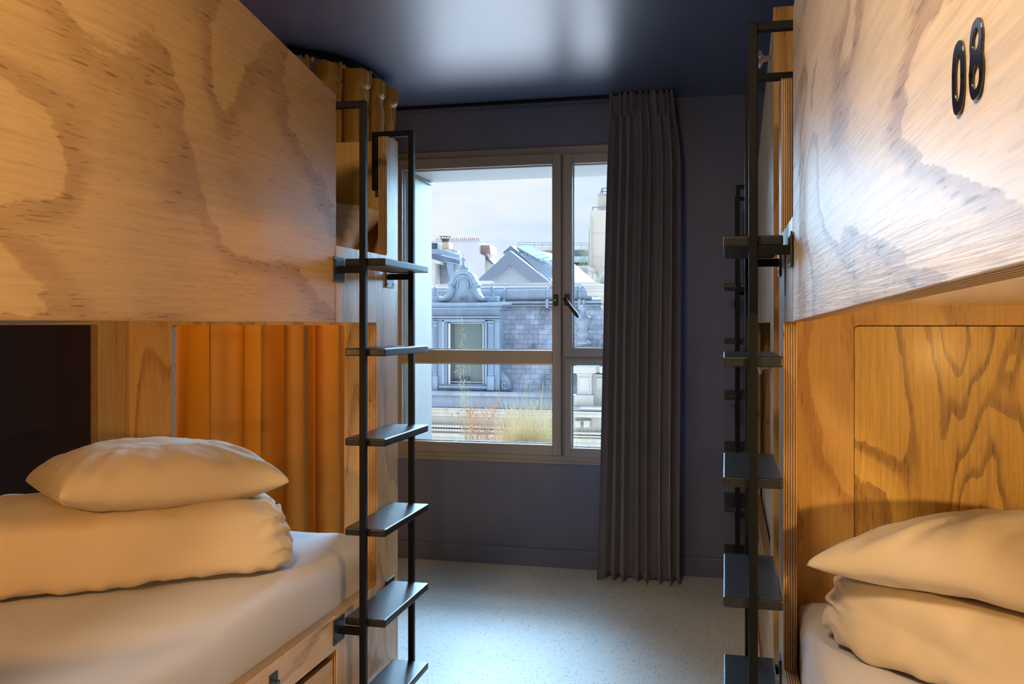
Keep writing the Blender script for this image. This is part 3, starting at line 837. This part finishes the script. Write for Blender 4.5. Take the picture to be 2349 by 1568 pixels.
m = MB(); hb(m, 1013, 733, 1019, 880, -.05, .1); hb(m, 1013, 733, 1117, 737, -.05, .1); hb(m, 1112, 733, 1117, 880, -.05, .1); hb(m, 1006, 885, 1117, 890, -.08, .15)
m.build('inner_moulding', O['zinc_blue'], dm, bevel=.006)
m = MB()
hb(m, 985, 725, 1146, 729, -.10, .3); hb(m, 988, 731, 1144, 733, -.06, .3)
hb(m, 985, 693.5, 1154, 699.5, -.28, .9); hb(m, 985, 699.5, 1152, 703, -.22, .8); hb(m, 985, 704, 1149, 709, -.14, .7)
m.build('entablature', O['zinc_blue'], dm, bevel=.01)
# gable outline
gab = [(1006,693),(1008,688),(1018,685),(1027,678),(1032,670),(1034.5,660),(1034.5,656),(1031,655),(1031,650),(1036,646),(1038,638),(1043,630),(1051,624),(1062,621.5),(1073,624),(1081,630),(1086,638),(1088,646),(1093,650),(1093,655),(1089.5,656),(1090,660),(1093,670),(1098,678),(1106,685),(1113,688),(1114,693)]
m = MB(); pprism(m, gab, YD-.02, .45); m.build('gable', O['zinc_blue'], dm)
def off(pts, k, c=(1062, 690)):
    return [(c[0]+(u-c[0])*k[0], c[1]+(v-c[1])*k[1]) for u, v in pts]
m = MB()
for kx_, ky_, r, yy in ((.97,.985,.055,-.08),(.80,.86,.035,-.06)):
    P_ = [at(u, v, YD+yy) for u, v in off(gab[1:-1], (kx_, ky_))]
    m.tube(P_, r, 8)
arch = [(1048.5,662),(1048.5,650),(1050,643),(1055,638),(1062,636.5),(1069,638),(1073,643),(1074,650),(1074,662)]
m.tube([at(u, v, YD-.05) for u, v in arch], .022, 6)
for sgn in (-1, 1):
    cxu = 1062+sgn*4.6
    m.tube([at(cxu+3*math.cos(t)*sgn, 683+3*math.sin(t), YD-.05) for t in [i*PI/6 for i in range(-6, 5)]], .015, 6)
m.build('gable_moulding', O['zinc_blue'], dm, smooth=True)
for q in ((1052, 612.5, 1073, 624, -.03), (991, 679, 1006, 692, -.05), (1113.5, 679, 1140, 691, -.05)):
    m = MB(); hb(m, *q, .3); m.build('finial_block', O['zinc_blue'], dm, bevel=.01)
fin = [(.09,0),(.085,.03),(.045,.10),(.035,.16),(.06,.175),(.03,.19),(.03,.21),(.075,.25),(.085,.29),(.07,.335),(.03,.365),(.012,.38),(.008,.50),(.004,.51)]
for (u, v, k_) in ((1062.5, 612.5, .62), (1128.5, 679, .60), (998, 679, .60)):
    p = at(u, v, YD+.12); MB().lathe([(r*k_*1.05, z*k_) for r, z in fin], p, 16).build('finial', O['zinc_blue'], dm, smooth=True)
# side scroll
m = MB(); scp = [(1146,842),(1149,850),(1156,858),(1164,865),(1170,875),(1171.5,888),(1170,895),(1146,895)]
pprism(m, scp, YD+.1, .3)
sp = [at(1158+(11-.9*i)*math.cos(i*.62+.4)*.95, 882+(12-1.0*i)*math.sin(i*.62+.4), YD+.07) for i in range(11)]
m.tube(sp, .03, 6); m.build('scroll', O['zinc_blue'], dm)
# dormer casement
m = MB(); hb(m, 1022, 740, 1111, 741.5, .1, .1); hb(m, 1022, 740, 1025, 884, .1, .1); hb(m, 1028.5, 741, 1032.5, 884, .02, .05); hb(m, 1025.5, 741, 1027, 884, .05, .05); hb(m, 1107, 741, 1109.5, 884, .05, .05)
cs = m.build('casement', O['winwhite'], dm)
m = MB(); hb(m, 1024, 741, 1110, 884, .22, .03); m.build('pane', O['winglass'], cs)
m = MB(); pprism(m, [(1034,874),(1040,868),(1055,864),(1068,863.5),(1076,864),(1077,874)], YD+.16, .03); m.build('blind', O['navycloth'], cs)
m = MB(); hb(m, 1033, 875, 1106, 876.5, .06, .03); m.build('rail', O['winwhite'], cs)

# --- stone parapet building at right
pp = thing_at('stone_parapet', 1352, 1040, 19.2, 'cream stone parapet with panelled pedestals at the right of the roof opposite', 'parapet')
YP = 19.2
m = MB()
bx(m, 1330, 934, 1450, 939, YP-.25, 1.0)
for u0, v0, u1, v1, dy in ((1311,944,1450,949,-.2),(1311,949,1450,958,-.15),(1311,958,1450,990,.1),(1311,992,1450,997,-.05),(1311,1000,1450,1004,0),(1311,1006,1450,1016,.05),(1311,1016,1450,1120,.15)):
    bx(m, u0, v0, u1, v1, YP+dy, 1.2)
m.build('cornice_moulding', O['cream2'], pp, bevel=.012)
m = MB(); bx(m, 1311, 934, 1450, 942, YP-.2, 1.2); m.build('lead_flashing', O['zinc_pale'], pp)
m = MB()
bx(m, 1311, 841, 1367, 856, YP-.05, .7); bx(m, 1375, 841, 1450, 856, YP-.05, .7); bx(m, 1366, 843, 1376, 853, YP+.02, .6)
bx(m, 1324, 858, 1357, 906, YP, .6); bx(m, 1322, 856, 1359, 860, YP-.03, .65); bx(m, 1316.5, 906, 1361, 932, YP-.06, .75)
bx(m, 1356, 858, 1450, 932, YP+.15, .5); bx(m, 1367, 866, 1450, 894, YP+.12, .05)
bx(m, 1328, 865, 1352, 898, YP-.02, .04)
m.build('pedestal', O['cream2'], pp, bevel=.012)
m = MB()
for u in (1324.5, 1345.5):
    bx(m, u-6.5, 967, u+6.5, 980, YP-.12, .3); bx(m, u-8, 965, u+8, 967.5, YP-.14, .3)
m.build('modillions', O['cream2'], pp, bevel=.01)
# --- tall entablature and column at right
cl = thing_at('stone_pavilion', 1385, 835, 19.0, 'cream stone entablature and pilaster beside the window drape, on the roof opposite', 'stonework')
m = MB(); YE = 19.6
for u0, v0, v1 in ((1333,650,654.5),(1340,654.5,660),(1344,660,667),(1347,667,677.5)):
    bx(m, u0, v0, 1450, v1, YE-.1+(u0-1333)*.01, 1.0)
m.build('entablature', O['cream2'], cl, bevel=.01)
m = MB()
bx(m, 1378, 700, 1450, 706, YE-.05, .8); bx(m, 1380.5, 706, 1450, 711, YE, .8); bx(m, 1383, 711, 1450, 719, YE, .8); bx(m, 1382.5, 719, 1450, 840, YE+.05, .8)
pprism(m, [(1367,677.5),(1372,680),(1377,684),(1379.5,690),(1380,700),(1450,700),(1450,677.5)], YE+.05, .7)
m.build('pilaster', O['cream'], cl, bevel=.01)
m = MB(); pprism(m, [(1374,649),(1373.5,641),(1377,633),(1385,625),(1391,621),(1393,616),(1450,616),(1450,649)], YE+.4, .5); m.build('volute', O['white'], cl, bevel=.02)
m = MB(); pprism(m, [(1384,617),(1384,608),(1388,606),(1450,606),(1450,617)], YE+.3, .6); m.build('volute_cap', O['zinc_pale'], cl, bevel=.03)
# --- urn
ur = thing_at('roof_urn', 1339.5, 790, 20.0, 'weathered zinc urn finial with scroll handles on the slate roof', 'urn')
base = at(1339.5, 789, 20.0)
prof = [(.17,0),(.19,.03),(.12,.07),(.08,.11),(.10,.14),(.17,.19),(.19,.24),(.15,.30),(.12,.34),(.14,.42),(.19,.50),(.21,.54),(.20,.58),(.13,.62),(.09,.66),(.06,.72),(.05,.75),(.13,.78),(.14,.82),(.09,.86),(.05,.89),(.03,.91),(.05,.94),(.045,.98),(.01,1.0)]
MB().lathe([(r*.92, z*.99) for r, z in prof], base, 24).build('body', O['zinc_pale'], ur, smooth=True)
for s_ in (-1, 1):
    m = MB(); m.tube([base+Vector((s_*(.12+.05*t/PI+.09*math.sin(t)), 0, .33+.27*t/PI)) for t in [i*PI/10 for i in range(11)]]+[base+Vector((s_*(.25-.04*math.sin(t)), 0, .60+.05*math.cos(t))) for t in [0,1,2,3]], .022, 8)
    m.build('handle', O['zinc_pale'], ur, smooth=True)
m = MB()
for k in range(14):
    t = 2*PI*k/14; m.lathe([(.0,-.02),(.025,0),(.0,.02)], base+Vector((.185*math.cos(t), .185*math.sin(t), .535)), 8)
m.build('gadroons', O['zinc_pale'], ur, smooth=True)
# --- rear mansard at left
YR = 27.0
rm = thing_at('slate_roof', 1025, 660, YR, 'small zinc-edged slate roof behind the left ball finial', 'roof')
m = MB(); pprism(m, [(940,600),(1027,600),(1032,655),(940,655)], YR+.3, .3); m.build('slates', O['slate2'], rm)
m = MB(); pprism(m, [(940,571),(1008,571),(1054,584),(1055,594),(1010,583),(940,583)], YR-.1, .3)
pprism(m, [(940,584),(1009,585),(1055,596),(1055,606),(1010,600),(940,598)], YR, .3)
pprism(m, [(1021,599),(1040,602),(1056,606),(1056,609),(1041,605),(1022,602)], YR-.15, .6)
pprism(m, [(1024,604),(1039,604),(1040,655),(1033,655)], YR-.1, .5); m.build('zinc_trim', O['zinc_blue'], rm)
m = MB(); pprism(m, [(1040,606),(1056,609),(1056,655),(1040,655)], YR+.1, .2); m.build('side_wall', O['white'], rm)
m = MB(); pprism(m, [(940,594),(992,594),(1009,599),(1009,606),(992,602),(940,602)], YR-.4, .5); pprism(m, [(940,602),(998,602),(998,655),(940,655)], YR-.3, .5)
bx(m, 998, 652, 1028, 655.5, YR-.5, .3); bx(m, 1000, 658, 1026, 662, YR-.5, .3); m.build('cream_band', O['cream2'], rm)
m = MB(); pprism(m, [(1009,571),(1024,571),(1040,570.5),(1050,574),(1050,580),(1040,579),(1009,572.5)], YR+.9, .3); m.build('parapet', O['cream2'], rm)
# --- white chimney wall building
YC = 95.0
wb = thing_at('white_building', 1060, 660, YC, 'white rendered building topped by a long row of terracotta chimney pots', 'building')
m = MB(); pprism(m, [(990,553),(1100,553),(1100,580.5),(1112,587),(1112,665),(990,665)], YC, 6); m.build('wall', O['white'], wb)
m = MB(); pprism(m, [(1112,589),(1120,597),(1131,604),(1131,660),(1112,660)], YC+.6, 5); m.build('side_wall', O['cream'], wb)
m = MB(); pprism(m, [(1111,585),(1122,594),(1132,604),(1129,606),(1119,598),(1111,590)], YC+.3, .8); m.build('eaves', O['black'], wb)
m = MB(); bx(m, 990, 551.5, 1101, 554, YC-.1, 1.2); m.build('coping', O['greylight'], wb)
m = MB(); 
r_ = pprism(m, [(1100.5,562),(1123,562),(1125.5,583),(1120,581),(1101,579)], YC+.5, 3); m.build('tiled_roof', O['tile'], wb)
m = MB(); bx(m, 1103, 580, 1119, 588, YC+.8, 2); m.build('gable_wall', O['cream2'], wb)
pot = MB().lathe([(.055,0),(.05,.22),(.065,.25),(.065,.29),(.05,.30)], (0,0,0), 10).build('chimney_pot', O['terracotta'], wb, Matrix.Translation(at(1001.5, 551.5, YC+.5)), smooth=True)
for i in range(1, 22):
    c = pot.copy(); COL.objects.link(c); c.parent = wb
    c.matrix_local = Matrix.Translation(-WM[wb.name].translation) @ Matrix.Translation(at(1001.5+i*4.55, 551.5, YC+.5)) @ Matrix.Scale(.86+.2*random.random(), 4)
# --- chimney with cowl
cw = thing_at('cowled_chimney', 1021.5, 572, YR+1, 'orange brick chimney with a flat metal rain cowl, before the white building', 'chimney')
m = MB(); bx(m, 1014, 555, 1029, 571, YR+1, .5); m.build('stack', O['orange'], cw, bevel=.02)
m = MB(); c0 = at(1021.5, 555, YR+1.2)
m.lathe([(.11,0),(.10,.06),(.14,.10)], c0, 12)
for t in (0, 1.57, 3.14, 4.71): m.tube([c0+Vector((.10*math.cos(t), .10*math.sin(t), .02)), c0+Vector((.16*math.cos(t), .16*math.sin(t), .19))], .012, 5)
m.lathe([(.20,.18),(.20,.195),(.03,.235)], c0, 16); m.build('cowl', O['black'], cw)
m = MB(); bx(m, 985, 556, 1003, 580, YR+1.0, .6)
top_thing(m, 'dark_chimney', O['black'], 'dark stub chimney at the left edge of the view outside', 'chimney', bevel=.03)
# --- gabled skylight roof
YG = 29.0
gb_ = thing_at('gabled_rooflight', 1170, 655, YG, 'modern grey gabled roof with a sloping glass rooflight', 'roof')
m = MB(); pprism(m, [(1091,646),(1169,574),(1262,648),(1220,648),(1168,606),(1122,648),(1091,648)], YG, .5); m.build('gable_frame', O['grey'], gb_)
m = MB(); pprism(m, [(1120,649),(1168,607),(1221,649)], YG+.25, .3); m.build('gable_infill', O['greylight'], gb_)
m = MB()
A, B_ = at(1172, 563, YG+.8), at(1275, 648, YG+.8); D1 = Vector((1.9, 5.0, 0.05))
pprism(m, [(1154,578),(1172,563),(1190,578),(1186,582),(1169,574),(1156,583)], YG+.6, .4)
q0, q1 = at(1172, 563, YG+1.0), at(1267, 646, YG+1.0)
m.prism([q0, q1, q1+Vector((0,0,-.25)), q0+Vector((0,0,-.25))], (1.0, 5, 0)); m.build('roof_slope', O['grey'], gb_)
for k in range(7):
    a0, a1 = at(1190+k*9.0, 577+k*3.6, YG+.95), at(1255+k*6.5, 641-k*2.0, YG+.95)
    mm = MB(); w_ = Vector((.13, .10, 0)); mm.prism([a0, a1, a1+w_, a0+w_], (0, 0, .06)); mm.build('glass_strip', O['skyglass'], gb_)
m = MB()
for k in range(5):
    a0, a1 = at(1186+k*12, 571+k*7.0, YG+.9), at(1199+k*12, 579+k*6.5, YG+.9); m.prism([a0, a1, a1+Vector((.28,.5,.1)), a0+Vector((.28,.5,.1))], (0,0,.08))
m.build('opening_vents', O['zinc_blue'], gb_)
m = MB(); bx(m, 1098, 643.5, 1123, 648, YG-1, .6); m.build('vent_box', O['cream2'], gb_); 
# --- modern white building far behind
YN = 70.0
mo = thing_at('apartment_block', 1270, 660, YN, 'long white flat-roofed apartment block with balconies far behind', 'building')
m = MB(); bx(m, 1186, 566, 1350, 573.5, YN-.6, 12); bx(m, 1186, 573, 1350, 665, YN+1, 12); m.build('wall', O['white'], mo)
for u in (1199, 1222, 1262, 1282, 1300, 1322): 
    mm = MB(); bx(mm, u-1.0 if u in (1222,) else u-8, 575, u+3 if u in (1222,) else u+8, 588, YN+.9, .3); mm.build('window', O['skyglass'] if u != 1222 else O['black'], mo)
m = MB(); bx(m, 1240, 588, 1350, 590, YN-.8, .3); bx(m, 1240, 598, 1350, 601, YN-.8, 2); bx(m, 1240, 610, 1350, 612, YN-.6, 2); m.build('balcony_slab', O['greylight'], mo)
m = MB(); bx(m, 1242, 590, 1350, 598, YN-.75, .1); m.build('balcony_glass', O['skyglass'], mo)
m = MB()
for v in (556, 561): m.tube([at(1186, v, YN), at(1350, v+1, YN)], .03, 5)
for u in range(1190, 1350, 18): m.tube([at(u, 566, YN), at(u, 556, YN)], .03, 5)
m.build('roof_railing', O['greylight'], mo)
m = MB(); bx(m, 1300, 622, 1350, 652, YN-22, 4); top_thing(m, 'rubble_wall', O['rubble'], 'rough stone wall between the rooflight and the beige tower', 'wall')
m = MB(); bx(m, 1323, 609, 1350, 623, YN-21, 3); top_thing(m, 'roof_box', O['cream2'], 'white roof housing above the rough stone wall', 'housing', bevel=.05)
for (u, v, r) in ((1342,580,6), (1337,602,5), (1256,583,5), (1345,618,4)):
    m = MB(); rnd = random.Random(u)
    for k in range(90):
        p = at(u, v, YN-1.6)+Vector((rnd.gauss(0,.45), rnd.gauss(0,.4), rnd.gauss(0,.45)))*r/13
        a = Vector((rnd.gauss(0,1), rnd.gauss(0,1), rnd.gauss(0,1))).normalized()*.06; b = Vector((rnd.gauss(0,1), rnd.gauss(0,1), rnd.gauss(0,1))).normalized()*.04
        m._f([m.bm.verts.new(q) for q in (p-a, p+b, p+a, p-b)])
    lab = {1342: 'green shrub on the upper balcony next to the beige tower', 1337: 'green planting on the lower balcony rail beside the beige tower', 1256: 'small green climber at the balcony left of the window mullion', 1345: 'low green plant on the white roof housing'}[u]
    top_thing(m, 'balcony_shrub', O['green'], lab, 'shrub')
# --- tall beige tower
YT = 52.0
tw = thing_at('beige_tower', 1378, 655, YT, 'tall beige rendered building at the right edge of the window view', 'building')
m = MB(); bx(m, 1356, 481, 1470, 665, YT, 10); m.build('wall', O['beige'], tw)
m = MB(); pprism(m, [(1349.5,566),(1351,530),(1356,482),(1358,482),(1358,650),(1348.5,650)], YT+.4, 8); m.build('side_strip', O['cream'], tw)
m = MB(); bx(m, 1371, 444, 1470, 482, YT+1.5, 8); m.build('penthouse', O['beige'], tw)
m = MB(); bx(m, 1370.5, 443, 1470, 445, YT+1.4, 8.2); m.build('parapet', O['greylight'], tw)
m = MB()
for v in (475.5,): m.tube([at(1358, v, YT), at(1470, v, YT)], .035, 5)
for u in range(1359, 1470, 22): m.tube([at(u, 482, YT), at(u, 475, YT)], .03, 5)
m.tube([at(1376, 444, YT+2), at(1382, 431, YT+2), at(1470, 431, YT+2)], .04, 5); m.tube([at(1382, 444, YT+2), at(1382, 431, YT+2)], .04, 5); m.tube([at(1378, 439, YT+2), at(1470, 439, YT+2)], .03, 5)
m.build('roof_railing', O['grey'], tw)
m = MB()
for v in (534, 588): bx(m, 1357, v, 1470, v+1, YT-.02, .1)
m.build('render_joints', O['cream2'], tw)
m = MB(); m.tube([at(1355, 500, YT-.1), at(1355, 650, YT-.1)], .05, 6); m.build('downpipe', O['cream'], tw)

# ------------------------------------------------------------------ planter and dry grasses outside the sill
m = MB(); m.box((-1.70, 5.32, .15), (-.35, 5.62, .46))
top_thing(m, 'planter_box', O['grey'], 'grey planter box below the window outside', 'planter', bevel=.01)
def blade(m, base, top, bend, w, n=9):
    base, top = Vector(base), Vector(top); L = []
    for i in range(n+1):
        t = i/n; p = base.lerp(top, t) + bend*math.sin(t*PI*.5)**2*t
        L.append(p)
    m.tube(L, [w*(1-.75*i/n) for i in range(n+1)], 4, False); return L
YPL = 5.47
def clump(name, mat, u0, u1, n, vtop, spread, label, seed, w=.0019, seeds=False):
    rnd = random.Random(seed); m = MB()
    for k in range(n):
        u = u0+(u1-u0)*rnd.random(); b = at(u, 1060, YPL+rnd.uniform(-.10,.10)); b.z = .455
        vt = vtop[0]+(vtop[1]-vtop[0])*rnd.random()**.7
        ut = u+rnd.gauss(0, spread); t_ = at(ut, vt, b.y+rnd.uniform(-.04,.04))
        L = blade(m, b, t_, Vector((rnd.gauss(0,.05), rnd.gauss(0,.02), -abs(rnd.gauss(0,.03)))), w*rnd.uniform(.6,1.3))
        if seeds:
            for p in L[4:]:
                for q in range(3):
                    d = Vector((rnd.gauss(0,.009), rnd.gauss(0,.007), rnd.gauss(-.008,.01)))
                    a = Vector((rnd.gauss(0,.003), rnd.gauss(0,.003), .008)); c = Vector((.0028, .001, 0))
                    o = p+d; m._f([m.bm.verts.new(x) for x in (o-a, o+c, o+a, o-c)])
    o = top_thing(m, name, mat, label, 'dry grass'); o['kind'] = 'stuff'; return o
clump('dry_grass', O['straw'], 1150, 1262, 420, (900, 985), 22, 'pale dry grass tuft standing in the planter at right of the big pane', 3)
clump('dry_grass_thatch', O['straw'], 1175, 1266, 520, (965, 1010), 20, 'short straw-coloured thatch at the foot of the dry grass', 13, .0018)
clump('green_reeds', O['reed'], 1170, 1265, 90, (850, 950), 30, 'thin green reed stems among the dry grass', 4, .0014)
clump('dry_weeds', O['straw2'], 1070, 1120, 30, (880, 950), 12, 'brown weeds hung with withered leaves left of the grass', 5, .0016, True)
clump('dry_weeds_cluster', O['straw2'], 1125, 1150, 7, (900, 960), 8, 'single brown withered weed between the weeds and the grass', 6, .0015, True)
clump('seed_stalks', O['reed'], 1060, 1090, 7, (690, 860), 14, 'tall thin seed stalks rising in front of the dormer window', 8, .0012, True)
clump('wispy_grass', O['straw'], 1315, 1375, 26, (850, 980), 26, 'wispy dry stems outside the narrow right pane', 9, .0010)
clump('arched_grass', O['straw'], 1150, 1260, 34, (840, 900), 30, 'arching seed heads above the dry grass tuft', 11, .0010)

GR = {'bunk bed': 'plywood bunk beds along both sides of the aisle', 'ladder': 'black steel bunk ladders', 'mattress': 'mattresses on the bunks',
      'duvet': 'folded duvets on the lower bunks', 'pillow': 'pillows on the bunks', 'shrub': 'green shrubs on the far balconies'}
for o in COL.objects:
    if o.parent is None and o.get('category') in GR: o['group'] = GR[o['category']]
# ------------------------------------------------------------------ world and lights
wd = bpy.data.worlds.new('world'); SC.world = wd; wd.use_nodes = True
nt = wd.node_tree; bg = nt.nodes['Background']
tc = nt.nodes.new('ShaderNodeTexCoord'); sp_ = nt.nodes.new('ShaderNodeSeparateXYZ'); nt.links.new(tc.outputs['Generated'], sp_.inputs[0])
mp = nt.nodes.new('ShaderNodeMapping'); mp.inputs['Scale'].default_value = (2.2, 2.2, 9); mp.inputs['Location'].default_value = (.3, .1, .4); nt.links.new(tc.outputs['Generated'], mp.inputs[0])
cn = nt.nodes.new('ShaderNodeTexNoise'); cn.inputs['Scale'].default_value = 1.6; cn.inputs['Detail'].default_value = 5; cn.inputs['Roughness'].default_value = .55; nt.links.new(mp.outputs[0], cn.inputs['Vector'])
cr = nt.nodes.new('ShaderNodeValToRGB'); nt.links.new(cn.outputs[0], cr.inputs[0])
e = cr.color_ramp.elements; e[0].position = .38; e[0].color = (*sr(196,215,240), 1); e[1].position = .62; e[1].color = (*sr(229,230,230), 1)
hz_ = nt.nodes.new('ShaderNodeValToRGB'); zm = nt.nodes.new('ShaderNodeMapRange'); zm.clamp = True
zm.inputs['From Min'].default_value = -.20; zm.inputs['From Max'].default_value = 1.0; nt.links.new(sp_.outputs[2], zm.inputs['Value']); nt.links.new(zm.outputs[0], hz_.inputs[0])
h = hz_.color_ramp.elements; h[0].position = 0; h[0].color = (2.4,2.5,2.7,1); h[1].position = .155; h[1].color = (.73,.725,.72,1)
for p_, c_ in ((.30, (.73,.735,.75,1)), (.39, (1.0,1.17,1.4,1)), (.67, (1.2,1.36,1.6,1)), (1.0, (1.2,1.4,1.8,1))):
    x_ = h.new(p_); x_.color = c_
mxw = nt.nodes.new('ShaderNodeMixRGB'); mxw.blend_type = 'MULTIPLY'; mxw.inputs[0].default_value = 1
nt.links.new(cr.outputs[0], mxw.inputs[1]); nt.links.new(hz_.outputs[0], mxw.inputs[2]); nt.links.new(mxw.outputs[0], bg.inputs[0]); bg.inputs[1].default_value = 1.6

def light(name, typ, loc, direction, energy, color, **k):
    d = bpy.data.lights.new(name, typ); d.energy = energy; d.color = color
    for a, v in k.items(): setattr(d, a, v)
    o = bpy.data.objects.new(name, d); COL.objects.link(o); o.location = loc
    o.rotation_euler = Vector(direction).to_track_quat('-Z', 'Y').to_euler(); return o
light('daylight', 'SUN', (0, 8, 6), (.05, -1, -.53), 28, (.40, .69, 1.0), angle=math.radians(58))
light('ceiling_lamp', 'AREA', (-.60, .22, CEIL-.06), (.0, .15, -1), 43, (1, .74, .45), shape='DISK', size=.45)
light('bunk_lamp_left', 'SPOT', (-1.56, .92, 1.24), (-.05, 1.25, -.40), 24, (1, .50, .14), spot_size=math.radians(68), spot_blend=.5, shadow_soft_size=.03)
light('bunk_lamp_right', 'SPOT', (.90, .42, 1.18), (-.25, 1.5, -.14), 62, (1, .60, .20), spot_size=math.radians(110), spot_blend=.3, shadow_soft_size=.025)
light('curtain_backlight', 'SPOT', (-2.25, 4.45, 1.75), (.25, -.95, -.75), 135, (1, .88, .62), shadow_soft_size=.06, spot_size=math.radians(88), spot_blend=.5)  # added unseen spot that lights the yellow curtain from behind
cy = SC.cycles
cy.max_bounces = 8; cy.diffuse_bounces = 4; cy.glossy_bounces = 4; cy.transparent_max_bounces = 12; cy.sample_clamp_indirect = 4
